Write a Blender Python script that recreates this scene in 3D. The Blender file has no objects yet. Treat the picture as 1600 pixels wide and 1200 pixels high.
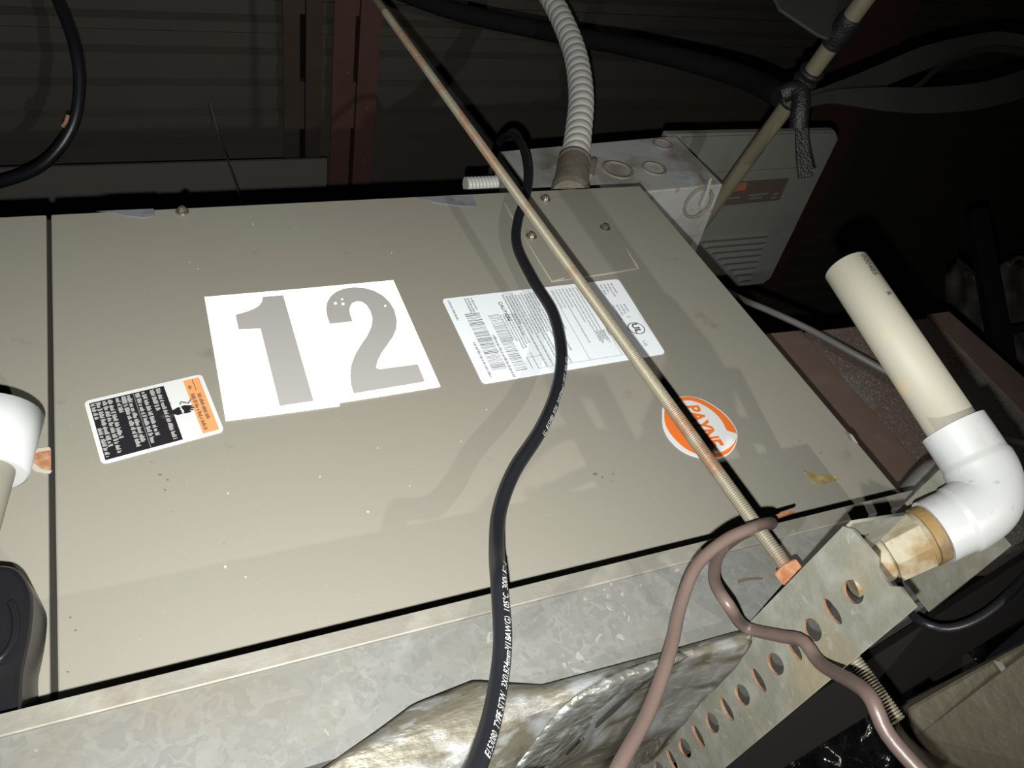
import bpy, bmesh, math, random
from mathutils import Vector, Matrix, noise
from mathutils.bvhtree import BVHTree
random.seed(7)
S = bpy.context.scene
C = S.collection

# ---------------------------------------------------------------- camera
# world: X along the air handler, Y into its front panel (panel plane Y=0), Z up
D = .42
F = 1295.58
RIGHT = Vector((.91666449, -.17651992, -.3585623))
DOWN = Vector((-.1321472, .71283965, -.68876465))
FWD = Vector((.37717811, .67874911, .63010819))
CAM = Vector((0, -D, 0))
cam = bpy.data.cameras.new('camera')
cam.sensor_width = 36
cam.lens = F / 1600 * 36
cam.clip_start = .01
camo = bpy.data.objects.new('camera', cam)
C.objects.link(camo)
m = Matrix.Identity(4)
for i in range(3):
    m[i][0] = RIGHT[i]; m[i][1] = -DOWN[i]; m[i][2] = -FWD[i]; m[i][3] = CAM[i]
camo.matrix_world = m
S.camera = camo

# ---------------------------------------------------------------- light
w = bpy.data.worlds.new('world'); S.world = w; w.use_nodes = True
w.node_tree.nodes['Background'].inputs[0].default_value = (.8, .85, 1, 1)
w.node_tree.nodes['Background'].inputs[1].default_value = .006
def lamp(name, loc, aim, power, radius, col, size):
    l = bpy.data.lights.new(name, 'SPOT'); l.energy = power; l.shadow_soft_size = radius; l.color = col
    l.spot_size = math.radians(size); l.spot_blend = 1
    o = bpy.data.objects.new(name, l); o.location = loc; C.objects.link(o)
    o.rotation_euler = (Vector(aim) - Vector(loc)).to_track_quat('-Z', 'Y').to_euler(); return o
# the phone's own LED beside the lens, and a second hand torch held lower down
lamp('phone_flash', CAM + RIGHT * -.005 + DOWN * .026, CAM + FWD * 1 - RIGHT * .19 - DOWN * .09, 50, .003, (1, .985, .93), 116)
lamp('second_torch', Vector((.31, -.60, -.65)), Vector((.2, 0, .36)), 42, .008, (1, .95, .86), 64)
S.view_settings.view_transform = 'Standard'
S.view_settings.look = 'None'
S.view_settings.exposure = 0
S.view_settings.gamma = 1
S.view_settings.use_curve_mapping = False

# ---------------------------------------------------------------- pixel helpers
def ray(p):
    return RIGHT * (p[0] - 800) + DOWN * (p[1] - 600) + FWD * F
def PX(p, ax, val):          # where the pixel's ray meets the plane  axis = val
    r = ray(p); return CAM + r * ((val - CAM[ax]) / r[ax])
def PY(x, y, Y): return PX((x, y), 1, Y)
def PD(x, y, d): return CAM + ray((x, y)) * (d / F)

# ---------------------------------------------------------------- materials
KA = .42      # all paints sit well below the reflective sheet, which returns far more of the flash
def mat(name, base, rough=.5, metal=0, spec=.5, layers=(), bump=(), coat=0):
    """layers: (kind, scale, lo, hi, colour, amount, stretch) mixed over base; bump: (kind, scale, strength)"""
    k_ = 1 if name == 'white_reflective_sheet' else KA
    base = [c * k_ for c in base]; spec *= .6
    layers = [(l[0], l[1], l[2], l[3], [c * k_ for c in l[4]], *l[5:]) for l in layers]
    M = bpy.data.materials.new(name); M.use_nodes = True
    nt = M.node_tree; N = nt.nodes; L = nt.links; b = N['Principled BSDF']
    b.inputs['Roughness'].default_value = rough; b.inputs['Metallic'].default_value = metal
    b.inputs['Specular IOR Level'].default_value = spec; b.inputs['Coat Weight'].default_value = coat
    tc = N.new('ShaderNodeTexCoord')
    col = N.new('ShaderNodeRGB'); col.outputs[0].default_value = (*base, 1); cur = col.outputs[0]
    def tex(kind, scale, stretch=(1, 1, 1), off=0):
        mp = N.new('ShaderNodeMapping'); mp.inputs['Scale'].default_value = stretch; mp.inputs['Location'].default_value = (off, off * .7, off * 1.3)
        L.new(tc.outputs['Object'], mp.inputs[0])
        if kind.startswith('n'):
            t = N.new('ShaderNodeTexNoise'); t.inputs['Detail'].default_value = 5 if kind == 'n' else 1.5
            t.inputs['Scale'].default_value = scale; L.new(mp.outputs[0], t.inputs[0]); return t.outputs[0]
        t = N.new('ShaderNodeTexVoronoi'); t.inputs['Scale'].default_value = scale
        nz = N.new('ShaderNodeTexNoise'); nz.inputs['Scale'].default_value = scale * .8
        L.new(mp.outputs[0], nz.inputs[0])
        mx = N.new('ShaderNodeMix'); mx.data_type = 'VECTOR'; mx.inputs[0].default_value = .03 if kind == 'v' else .12
        L.new(mp.outputs[0], mx.inputs[4]); L.new(nz.outputs[1], mx.inputs[5]); L.new(mx.outputs[1], t.inputs[0])
        return t.outputs[0] if kind == 'v' else t.outputs[1]
    for i, (kind, scale, lo, hi, c, amt, *st) in enumerate(layers):
        s = tex(kind, scale, st[0] if st else (1, 1, 1), i * 3.17)
        mr = N.new('ShaderNodeMapRange'); mr.inputs[1].default_value = lo; mr.inputs[2].default_value = hi; mr.inputs[4].default_value = amt
        L.new(s, mr.inputs[0])
        mx = N.new('ShaderNodeMix'); mx.data_type = 'RGBA'
        L.new(mr.outputs[0], mx.inputs[0]); L.new(cur, mx.inputs[6]); mx.inputs[7].default_value = (*c, 1); cur = mx.outputs[2]
    L.new(cur, b.inputs['Base Color'])
    nrm = None
    for kind, scale, stg, *st in bump:
        s = tex(kind, scale, st[0] if st else (1, 1, 1), 1.1)
        bp = N.new('ShaderNodeBump'); bp.inputs['Strength'].default_value = stg; bp.inputs['Distance'].default_value = .002
        L.new(s, bp.inputs['Height'])
        if nrm: L.new(nrm, bp.inputs['Normal'])
        nrm = bp.outputs[0]
    if nrm: L.new(nrm, b.inputs['Normal'])
    return M
M = {}
M['paint'] = mat('tan_panel_paint', (.415, .405, .345), .45, .2, .4,
                 [('n2', 3, .4, .75, (.415, .38, .325), .8), ('v', 140, .10, .04, (.62, .6, .52), .5), ('n', 26, .70, .80, (.22, .18, .11), .55)], [('n', 900, .03)])
M['paint_dark'] = mat('cabinet_inside', (.02, .018, .015), .8)
M['galv'] = mat('galvanised_spangle', (.195, .20, .19), .5, .2, .4,
                [('vc', 78, .2, .85, (.25, .255, .245), .75), ('vc', 85, .86, .92, (.36, .36, .31), .8), ('n', 13, .5, .72, (.21, .185, .14), .55), ('n', 45, .6, .75, (.30, .315, .325), .5)], [('n', 120, .12)])
M['galv_rim'] = mat('galvanised_rim', (.22, .212, .185), .5, .2, .4,
                    [('n', 60, .45, .7, (.28, .272, .24), .8), ('n', 25, .6, .72, (.18, .13, .085), .5)], [('n', 200, .15)])
M['galv_worn'] = mat('galvanised_weathered', (.25, .255, .21), .55, .2, .4,
                     [('n', 70, .45, .7, (.35, .355, .32), .9), ('n', 18, .52, .7, (.36, .29, .17), .6), ('v', 90, .2, .08, (.45, .46, .42), .4)], [('n', 180, .2)])
M['rust'] = mat('rusty_steel', (.42, .16, .07), .8, .1, .3, [('n', 200, .4, .65, (.56, .30, .18), .8)], [('n', 300, .3)])
M['foil'] = mat('crinkled_foil', (.165, .155, .12), .42, .4, .5,
                [('n', 26, .48, .62, (.33, .35, .365), .9, (1.6, .5, 2.2)), ('n', 70, .54, .68, (.09, .075, .045), .8, (.5, 1, 1.6)), ('n', 150, .58, .7, (.40, .42, .43), .7, (.5, 1, 1.6))],  # pale and olive streaks put the foil's reflections into its colour
                [('n', 60, .5, (.6, .5, 1.6)), ('n', 220, .4, (.5, .6, 1.6))])
M['foil_tape'] = mat('foil_tape', (.42, .45, .465), .35, .5, .5, [('v', 120, .12, .5, (.13, .13, .105), .8, (.6, 1, 1))], [('v', 120, .5, (.6, 1, 1)), ('n', 300, .2)])
M['rod'] = mat('zinc_rod', (.29, .265, .195), .5, .3, .5, [('n', 30, .50, .60, (.30, .15, .085), .75), ('n2', 400, .5, .7, (.36, .33, .26), .5)])
M['pvc'] = mat('white_pvc', (.62, .645, .665), .4, 0, .5, [('n', 55, .62, .72, (.55, .50, .42), .5, (1, 1, .4)), ('n', 160, .66, .72, (.35, .32, .28), .5)])
M['pvc_cream'] = mat('aged_cream_pvc', (.42, .405, .335), .6, 0, .5, [('n', 28, .62, .72, (.60, .45, .26), .55), ('n', 180, .68, .74, (.4, .33, .25), .5)])
M['pvc_stained'] = mat('stained_adapter', (.42, .385, .28), .5, 0, .4, [('n', 70, .46, .60, (.30, .20, .09), .9), ('n', 200, .6, .7, (.3, .25, .16), .6)], [('n', 150, .3)])
M['sealant'] = mat('amber_sealant', (.33, .22, .09), .5, 0, .4, [('n', 90, .45, .62, (.20, .14, .075), .9)], [('n', 150, .4)])
M['rubber'] = mat('black_cord_jacket', (.016, .017, .022), .38, 0, .5, (), [('n', 700, .05)])
M['black'] = mat('black_plastic', (.012, .012, .014), .3, 0, .5)
M['blackmatte'] = mat('black_rubber_foam', (.012, .012, .013), .9, 0, .06, (), [('n', 250, .2)])
M['bag'] = mat('black_plastic_film', (.008, .008, .009), .15, 0, .5, (), [('n', 40, 1.0, (1, 1, .5)), ('n', 140, .5)])
M['strap'] = mat('black_tape', (.014, .015, .017), .42, 0, .5, (), [('n', 420, .7)])
M['strapgrey'] = mat('dull_black_ribbon', (.022, .023, .021), .6, 0, .2, (), [('n', 120, .15)])
M['cable'] = mat('brown_cable_jacket', (.145, .104, .092), .4, 0, .5, [('n', 30, .5, .8, (.185, .137, .12), .6)], [('n', 400, .06)])
M['greycable'] = mat('grey_cable', (.16, .155, .15), .5)
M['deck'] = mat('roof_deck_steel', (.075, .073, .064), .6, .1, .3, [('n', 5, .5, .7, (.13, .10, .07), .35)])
M['red'] = mat('red_primer_steel', (.105, .05, .042), .65, 0, .3, [('v', 30, .1, .03, (.3, .23, .2), .6), ('n', 12, .5, .7, (.08, .045, .038), .7)])
M['brownsteel'] = mat('dark_brown_primer', (.052, .038, .028), .7, 0, .3, [('n', 12, .5, .7, (.07, .05, .04), .7)])
M['beam'] = mat('grey_beam', (.15, .145, .135), .6, 0, .3)
M['boxgalv'] = mat('stained_galvanised_box', (.56, .575, .565), .55, .15, .4, [('n', 16, .46, .64, (.30, .27, .23), .85), ('n', 34, .56, .72, (.66, .75, .78), .8), ('n', 40, .64, .72, (.24, .13, .07), .6)], [('n', 120, .1)])
M['boxgrey'] = mat('grey_box_paint', (.25, .255, .23), .5, 0, .4, [('n', 18, .55, .72, (.19, .185, .16), .5)])
M['boxstain'] = mat('dark_water_ring', (.27, .23, .19), .7, 0, .3, [('n', 60, .4, .7, (.38, .35, .31), .8)])
M['nameplate'] = mat('brown_nameplate', (.13, .10, .085), .5)
M['orange_dull'] = mat('orange_print', (.42, .16, .09), .5)
M['emt'] = mat('khaki_conduit', (.36, .33, .23), .4, .4, .5, [('n', 30, .55, .7, (.33, .27, .17), .6)])
M['fitting'] = mat('cast_zinc_fitting', (.40, .36, .29), .45, .4, .5, [('n', 60, .5, .7, (.28, .23, .16), .6)], [('n', 200, .2)])
M['flexhose'] = mat('grey_flexible_conduit', (.88, .90, .86), .45, .05, .5, [('n', 30, .55, .75, (.62, .62, .57), .6)])
M['plenum'] = mat('brown_spangled_duct', (.19, .135, .115), .6, .1, .3, [('n', 8, .44, .52, (.20, .185, .17), 1), ('vc', 170, .68, .9, (.55, .54, .53), .7)], [('n', 150, .15)])
M['plenum_edge'] = mat('brown_duct_edge', (.20, .14, .118), .6, .1, .3, [('n', 30, .5, .7, (.26, .2, .17), .5)])
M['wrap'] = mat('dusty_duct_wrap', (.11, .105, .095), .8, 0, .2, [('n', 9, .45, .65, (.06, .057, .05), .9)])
M['label_white'] = mat('label_white', (1.08, 1.16, 1.24), .4, 0, .4)
M['retro'] = mat('white_reflective_sheet', (.97, .97, .95), .5, 0, .4)
M['digit'] = mat('glare_grey_numerals', (.52, .515, .505), .4, 0, .3)  # black numerals, with the flash's veiling glare put into the grey
M['ink'] = mat('black_ink', (.06, .065, .07), .5)
M['inkgrey'] = mat('grey_ink', (.20, .22, .24), .5)
M['inkwhite'] = mat('white_ink', (.62, .64, .64), .5)
M['labelblack'] = mat('label_black', (.022, .021, .024), .42, 0, .4, [('n', 90, .66, .74, (.10, .09, .08), .6)])
M['warnwhite'] = mat('warning_white', (.82, .86, .85), .45, 0, .4, [('n', 160, .66, .73, (.38, .36, .32), .7)])
M['warnorange'] = mat('warning_orange', (.95, .42, .17), .45, 0, .4)
M['logo_orange'] = mat('logo_orange', (1.1, .25, .045), .4)
M['logo_white'] = mat('logo_white', (.95, .99, .99), .4)
M['screw'] = mat('screw_steel', (.5, .47, .38), .25, .8, .5)
M['bare'] = mat('scratched_bare_metal', (.70, .67, .56), .5, .2)
M['goo_dark'] = mat('brown_grime', (.20, .17, .12), .7)
M['chip'] = mat('pale_paint_chip', (.62, .60, .52), .6)
M['tapescrap'] = mat('silver_tape_scrap', (.42, .44, .49), .35, .4, .5, [('n', 90, .5, .65, (.25, .25, .3), .7)])
M['goo'] = mat('dried_yellow_adhesive', (.36, .29, .12), .35, 0, .5, [('n', 120, .5, .7, (.52, .45, .25), .8)], [('n', 200, .6)])
M['ducttin'] = mat('dull_galvanised_end', (.17, .15, .108), .5, .25, .5, [('n', 30, .5, .7, (.22, .195, .14), .7), ('n', 120, .55, .7, (.20, .185, .14), .5, (1, .3, 1))], [('n', 160, .35), ('n', 60, .15)])
M['ductrim'] = mat('dark_olive_rim', (.035, .03, .018), .5)
M['darksteel'] = mat('dark_steel_bar', (.016, .0155, .015), .9, 0, .05)
M['terminal'] = mat('rust_flake', (.43, .19, .09), .8, 0, .3, [('n', 150, .45, .65, (.60, .40, .27), .8)])

# ---------------------------------------------------------------- mesh helpers
def tag(o, label, cat, group=None, kind=None):
    o['label'] = label
    if cat: o['category'] = cat
    if group: o['group'] = group
    if kind: o['kind'] = kind
    return o
def thing(name, label, cat, loc=(0, 0, 0), group=None):
    o = bpy.data.objects.new(name, None); C.objects.link(o); o.location = loc; o.empty_display_size = .02
    return tag(o, label, cat, group)
def obj(name, verts, faces, mt, parent=None, smooth=False, bevel=0, label=None):
    me = bpy.data.meshes.new(name); me.from_pydata([tuple(v) for v in verts], [], faces); me.update()
    return link(name, me, mt, parent, smooth, bevel, label)
def link(name, me, mt, parent=None, smooth=False, bevel=0, label=None):
    o = bpy.data.objects.new(name, me); C.objects.link(o)
    me.materials.clear(); me.materials.append(M[mt] if isinstance(mt, str) else mt)
    if smooth:
        for p in me.polygons: p.use_smooth = True
    if bevel:
        b = o.modifiers.new('bevel', 'BEVEL'); b.width = bevel; b.segments = 2; b.limit_method = 'ANGLE'
    if parent:
        o.parent = parent
        off = Vector(parent.location)
        if parent.parent: off = off + Vector(parent.parent.location)
        if off.length > 0 and not parent.parent: o.matrix_parent_inverse = Matrix.Translation(-off)
    if label: o['label'] = label
    return o
def fixn(o):
    bm = bmesh.new(); bm.from_mesh(o.data); bmesh.ops.recalc_face_normals(bm, faces=bm.faces); bm.to_mesh(o.data); bm.free(); return o
def boxv(x0, x1, y0, y1, z0, z1):
    v = [(x, y, z) for x in (x0, x1) for y in (y0, y1) for z in (z0, z1)]
    f = [(0, 1, 3, 2), (4, 6, 7, 5), (0, 4, 5, 1), (2, 3, 7, 6), (0, 2, 6, 4), (1, 5, 7, 3)]
    return v, f
def box(name, x0, x1, y0, y1, z0, z1, mt, parent=None, bevel=0, label=None):
    v, f = boxv(x0, x1, y0, y1, z0, z1); return obj(name, v, f, mt, parent, False, bevel, label)
def hexa(name, a, b, mt, parent=None, bevel=0, label=None):   # two quads of 4 points -> solid
    v = list(a) + list(b); n = len(a)
    f = [tuple(range(n))[::-1], tuple(range(n, 2 * n))] + [(i, (i + 1) % n, (i + 1) % n + n, i + n) for i in range(n)]
    return fixn(obj(name, v, f, mt, parent, False, bevel, label))
def catmull(pts, n=8):
    P = [Vector(p) for p in pts]; P = [P[0] * 2 - P[1]] + P + [P[-1] * 2 - P[-2]]; out = []
    for i in range(1, len(P) - 2):
        a, b, c, d = P[i - 1:i + 3]
        for k in range(n):
            t = k / n
            out.append(.5 * ((2 * b) + (c - a) * t + (2 * a - 5 * b + 4 * c - d) * t * t + (3 * b - a - 3 * c + d) * t ** 3))
    out.append(P[-2]); return out
def resample(pts, step):
    out = [pts[0].copy()]; acc = 0
    for a, b in zip(pts, pts[1:]):
        L = (b - a).length
        while acc + L >= step:
            t = (step - acc) / L; a = a.lerp(b, t); out.append(a.copy()); L = (b - a).length; acc = 0
        acc += L
    if (out[-1] - pts[-1]).length > step * .1: out.append(pts[-1].copy())
    return out
def frames(pts):
    fr = []; n = None
    for i, p in enumerate(pts):
        t = (pts[min(i + 1, len(pts) - 1)] - pts[max(i - 1, 0)]).normalized()
        if n is None:
            n = t.orthogonal().normalized()
        n = (n - t * n.dot(t)).normalized(); fr.append((t, n, t.cross(n)))
    return fr
def tube(name, pts, r, mt, parent=None, seg=14, rf=None, cap=True, label=None, smooth=True, flat=None):
    """r number or list; rf(s, theta, r) -> radius; flat=(a, b) elliptical scale"""
    fr = frames(pts); v = []; f = []; s = 0
    for i, p in enumerate(pts):
        if i: s += (p - pts[i - 1]).length
        rr = r[i] if isinstance(r, (list, tuple)) else r
        for k in range(seg):
            th = 2 * math.pi * k / seg; q = rf(s, th, rr) if rf else rr
            ca, sa = math.cos(th), math.sin(th)
            if flat: ca *= flat[0]; sa *= flat[1]
            v.append(p + (fr[i][1] * ca + fr[i][2] * sa) * q)
    n = len(pts)
    for i in range(n - 1):
        for k in range(seg):
            a = i * seg + k; b = i * seg + (k + 1) % seg; f.append((a, b, b + seg, a + seg))
    if cap:                      # end caps on their own vertices so the side shades cleanly
        k = len(v); v += v[:seg] + v[(n - 1) * seg:n * seg]
        f.append(tuple(range(k, k + seg))[::-1]); f.append(tuple(range(k + seg, k + 2 * seg)))
    o = obj(name, v, f, mt, parent, smooth, 0, label)
    if smooth and cap:
        o.data.polygons[-1].use_smooth = False; o.data.polygons[-2].use_smooth = False
    return o
def cyl(name, a, b, r0, r1, mt, parent=None, seg=20, label=None, smooth=True):
    return tube(name, [Vector(a), Vector(b)], [r0, r1], mt, parent, seg, None, True, label, smooth)
def hollow(name, a, b, ro, ri, mt, parent=None, seg=28, depth=.03, label=None):
    """pipe whose end a is open"""
    a = Vector(a); b = Vector(b); t = (b - a).normalized(); n = t.orthogonal().normalized(); c = t.cross(n); v = []; f = []
    bev = (ro - ri) * .25
    prof = [(b - a).length, ro], [bev, ro], [0, ro - bev], [0, ri], [depth, ri]
    for s, r in prof:
        for k in range(seg):
            th = 2 * math.pi * k / seg; v.append(a + t * s + (n * math.cos(th) + c * math.sin(th)) * r)
    for i in range(len(prof) - 1):
        for k in range(seg):
            x = i * seg + k; y = i * seg + (k + 1) % seg; f.append((x, x + seg, y + seg, y))
    f.append(tuple(range(seg)))
    o = fixn(obj(name, v, f, mt, parent, True, 0, label)); return o
DG = bpy.context.evaluated_depsgraph_get
def shape2d(polys, thick):
    """filled 2-D outline with holes, extruded by thick (centred) -> mesh in local XY"""
    cu = bpy.data.curves.new('outline', 'CURVE'); cu.dimensions = '2D'; cu.fill_mode = 'BOTH'; cu.extrude = thick / 2
    for pl in polys:
        sp = cu.splines.new('POLY'); sp.points.add(len(pl) - 1)
        for q, p in zip(sp.points, pl): q.co = (p[0], p[1], 0, 1)
        sp.use_cyclic_u = True
    o = bpy.data.objects.new('outline', cu); C.objects.link(o)
    me = bpy.data.meshes.new_from_object(o.evaluated_get(DG())); bpy.data.objects.remove(o); bpy.data.curves.remove(cu)
    return me
def textmesh(txt, thick=0, shear=0, offset=0):
    cu = bpy.data.curves.new('text', 'FONT'); cu.body = txt; cu.size = 1; cu.shear = shear; cu.offset = offset; cu.resolution_u = 3; cu.extrude = thick
    o = bpy.data.objects.new('text', cu); C.objects.link(o)
    me = bpy.data.meshes.new_from_object(o.evaluated_get(DG())); bpy.data.objects.remove(o); bpy.data.curves.remove(cu)
    return me
def unit(me):
    xs = [v.co.x for v in me.vertices]; ys = [v.co.y for v in me.vertices]
    x0, x1, y0, y1 = min(xs), max(xs), min(ys), max(ys)
    for v in me.vertices: v.co.x = (v.co.x - x0) / (x1 - x0); v.co.y = (v.co.y - y0) / (y1 - y0)
    return (x1 - x0) / (y1 - y0)
def onpanel(px, off):            # pixel -> panel plane, then lifted by off in front of it
    p = PY(px[0], px[1], 0); return Vector((p.x, -off, p.z))
def panel_shape(name, polys, off, thick, mt, parent, smooth_n=0, label=None):
    """polys in pixels, projected to the panel plane, extruded to a thin solid"""
    pp = []
    for pl in polys:
        q = [PY(x, y, 0) for x, y in pl]
        if smooth_n:
            q = catmull(q + [q[0]], smooth_n)[:-1]
        pp.append([(v.x, v.z) for v in q])
    me = shape2d(pp, thick)
    for v in me.vertices: v.co = (v.co.x, -off - thick / 2 - v.co.z, v.co.y)
    me.flip_normals() if False else None
    return fixn(link(name, me, mt, parent, label=label))
def bil(q, a, b):                # q = TL, TR, BR, BL ; a along top, b down
    return (q[0] * (1 - a) + q[1] * a) * (1 - b) + (q[3] * (1 - a) + q[2] * a) * b
def rects(name, q, rs, off, mt, parent):
    """thin printed rectangles (a0,a1,b0,b1) in label coordinates q (points on the panel plane)"""
    v = []; f = []
    for a0, a1, b0, b1 in rs:
        k = len(v)
        for a, b in ((a0, b0), (a1, b0), (a1, b1), (a0, b1)):
            p = bil(q, a, b); v.append((p.x, p.y - off, p.z))
        f.append((k, k + 3, k + 2, k + 1))
    return fixn(obj(name, v, f, mt, parent))
def rrect(q, r, n=5, inset=0):   # rounded rectangle points (panel coordinates)
    A = [Vector(p) for p in q]; c = sum(A, Vector()) / 4; out = []
    for i in range(4):
        p, pa, pb = A[i], A[i - 1], A[(i + 1) % 4]
        da = (pa - p).normalized() * r; db = (pb - p).normalized() * r
        for k in range(n + 1):
            t = k / n; out.append((p + da) * (1 - t) ** 2 + p * 2 * t * (1 - t) + (p + db) * t * t)
    return [(v.x, v.z) for v in out]
def label_plate(name, q, r, off, thick, mt, parent, label=None):
    me = shape2d([rrect(q, r)], thick)
    for v in me.vertices: v.co = (v.co.x, -off - thick / 2 - v.co.z, v.co.y)
    return fixn(link(name, me, mt, parent, label=label))
def words(a, b0, b1, h, rnd, dens=.9):
    """little letter blocks along b (text runs down the label); row centred on a, height h"""
    rs = []; b = b0; lw = h * .42
    while b < b1:
        n = rnd.randint(2, 8)
        for k in range(n):
            if b > b1: break
            t = rnd.random(); lo = a - h / 2 + (0 if t < .8 else -h * .1); hi = a + h / 2 - (0 if t > .5 else h * .3)
            rs.append((lo, hi, b, b + lw * dens * .72)); b += lw
        b += lw * 1.1
    return rs

# ---------------------------------------------------------------- roof deck and steel
ZC = 1.62
v = []; f = []
pitch = .0625; ys = []
y = -1.2
while y < 2.6:
    ys += [(y, 0), (y + pitch * .30, 0), (y + pitch * .42, .016), (y + pitch * .86, .016)]; y += pitch
for yy, dz in ys:
    v += [(-2.2, yy, ZC + dz), (5.2, yy, ZC + dz)]
f = [(2 * i, 2 * i + 1, 2 * i + 3, 2 * i + 2) for i in range(len(ys) - 1)]
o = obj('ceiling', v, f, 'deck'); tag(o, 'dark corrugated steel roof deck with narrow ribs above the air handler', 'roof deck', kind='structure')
o = box('floor', -2.2, 5.2, -1.6, 2.6, -1.75, -1.70, 'wrap'); tag(o, 'grey concrete floor far below the hung air handler', 'floor', kind='structure')
def joist(px0, px1, mt, label, zl=ZC - .06, gap=.12, py=100):
    a = PX((px0, py), 2, zl); b = PX((px1, py), 2, zl); x0, x1 = a.x, b.x; wd = x1 - x0; g = wd * gap; mid = (x0 + x1) / 2
    t = thing('roof_joist', label, 'joist', (mid, 0, zl), 'steel roof joists')
    for s in (-1, 1):
        xa, xb = (x0, mid - g / 2) if s < 0 else (mid + g / 2, x1)
        xi = xb if s < 0 else xa
        v = []; f = []
        for bx in ((xa, xb, -1.2, 2.6, zl, zl + .005), (min(xi, xi + s * .005), max(xi, xi + s * .005), -1.2, 2.6, zl + .005, zl + .058)):
            k = len(v); bv, bf = boxv(*bx); v += bv; f += [tuple(i + k for i in q) for q in bf]
        obj('angle_chord', v, f, mt, t)
    for yy in (-.2, .1, .33, .62, 1.0):
        box('filler_plate', mid - g / 2, mid + g / 2, yy, yy + .10, zl + .012, zl + .03, mt, t)
    return t
joist(443, 503, 'brownsteel', 'dark brown steel roof joist, two angles with a gap between', gap=.16)
joist(520, 592, 'red', 'red primed steel roof joist beside the dark brown one', gap=.10)
joist(1312, 1395, 'red', 'red primed steel roof joist behind the tied straps', gap=.10, py=90)
b0 = PX((-60, 290), 2, 1.46)
t = thing('cross_beam', 'grey steel angle running across under the roof joists', 'beam', (0, b0.y, 1.46))
xe = PX((505, 256), 1, b0.y).x
box('flange', -1.6, xe, b0.y - .03, b0.y + .075, 1.46, 1.466, 'beam', t)
box('web', -1.6, xe, b0.y + .034, b0.y + .04, 1.466, 1.53, 'beam', t)

# ---------------------------------------------------------------- air handler
ZB, ZT = .2277, .6459        # visible bottom and top of the front panels
XS = PY(80, 700, 0).x        # seam between the panels
XR = PY(1000, 290, 0).x
AH = thing('air_handler', 'tan horizontal air handler with number 12 hung on threaded rods', 'air handler', (0, 0, .15))
box('cabinet', -.62, XR - .003, .0035, .55, .172, ZT - .002, 'paint_dark', AH, label='dark cabinet behind the tan front panels')
def fpanel(x0, x1):
    # sheet with folded edges, front face at Y=0
    return box('access_panel', x0, x1, 0, .003, .172, ZT, 'paint', AH, .0012)
pr = fpanel(XS + .0016, XR); pl = fpanel(-.60, XS - .0016)
# embossed knock-out plate with raised cut lines
kp = [(787, 316), (932, 303), (998, 420), (862, 441)]
def line_strip(name, a, b, wpx, off, mt, parent):
    a = Vector(a); b = Vector(b); d = (b - a).normalized(); n = Vector((-d.y, d.x)) * wpx / 2
    return panel_shape(name, [[a + n, b + n, b - n, a - n]], off, .0004, mt, parent)
panel_shape('cover_plate', [kp], 0, .0008, 'paint', pr, label='riveted tan cover plate')
for a, b, ww in (((787, 318), (806, 350), 1.6), ((812, 362), (862, 441), 1.4), ((862, 441), (882, 436), 2.2), ((908, 435), (998, 421), 1.8), ((998, 421), (978, 390), 1.4)):
    line_strip('bare_scratch', a, b, ww, .0008, 'bare', pr)
def screw(px, r, parent):
    c = onpanel(px, 0)
    cyl('screw', c + Vector((0, .0004, 0)), c + Vector((0, -.0012, 0)), r * 1.25, r * 1.15, 'screw', parent, 16)
    o = tube('screw_head', [c + Vector((0, -.0012, 0)), c + Vector((0, -.0042, 0)), c + Vector((0, -.0052, 0))], [r * .75, r * .7, r * .4], 'screw', parent, 6, smooth=False)
for p in ((852, 312), (945, 357), (830, 370), (285, 331)): screw(p, .0046, pr)
# small rust hinge tab, flake of rust at the seam, adhesive smear, tape scraps
panel_shape('rust_patch', [[(44, 712), (60, 703), (80, 703), (80, 738), (62, 739), (50, 728)]], .0002, .0004, 'terminal', pl)
panel_shape('peeled_edge', [[(42, 712), (60, 702), (78, 700), (80, 704), (60, 707), (46, 716)], [(40, 727), (54, 725), (66, 735), (82, 737), (78, 741), (56, 738)]], .0004, .0006, 'bare', pl)
panel_shape('adhesive_smear', [[(1256, 736), (1270, 741), (1300, 744), (1313, 748), (1296, 754), (1280, 758), (1270, 754), (1262, 744)]], .0001, .0007, 'goo', pr, 3)
panel_shape('tape_scrap', [[(150, 331), (188, 329), (240, 327), (244, 337), (226, 341), (200, 338), (180, 333)]], .0002, .0004, 'tapescrap', pr)
panel_shape('tape_scrap', [[(652, 309), (712, 307), (738, 308), (746, 323), (712, 322), (680, 317)]], .0002, .0004, 'tapescrap', pr)
c0 = onpanel((1331, 683), 0)
hexa('chipped_tab', [PY(x, y, 0) for x, y in ((1326, 676), (1332, 680), (1341, 693), (1334, 690))], [PY(x, y, -.003) for x, y in ((1326, 676), (1332, 680), (1341, 693), (1334, 690))], 'bare', pr)
for i, (x, y, r_) in enumerate([(575, 800, 3.5), (352, 886, 4.5), (356, 771, 3), (384, 902, 3), (468, 1000, 2), (720, 690, 2), (640, 760, 2), (395, 350, 2), (296, 410, 2), (310, 420, 2), (612, 395, 2), (760, 640, 2), (590, 700, 2), (500, 745, 2.5)]):
    panel_shape('paint_chip', [[(x + .6 * r_ * math.cos(k * 1.05 + i) * (1 + .3 * math.sin(k * 2.3 + i)), y + r_ * .5 * math.sin(k * 1.05 + i)) for k in range(6)]], .0001, .0003, 'chip', pr)
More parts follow.
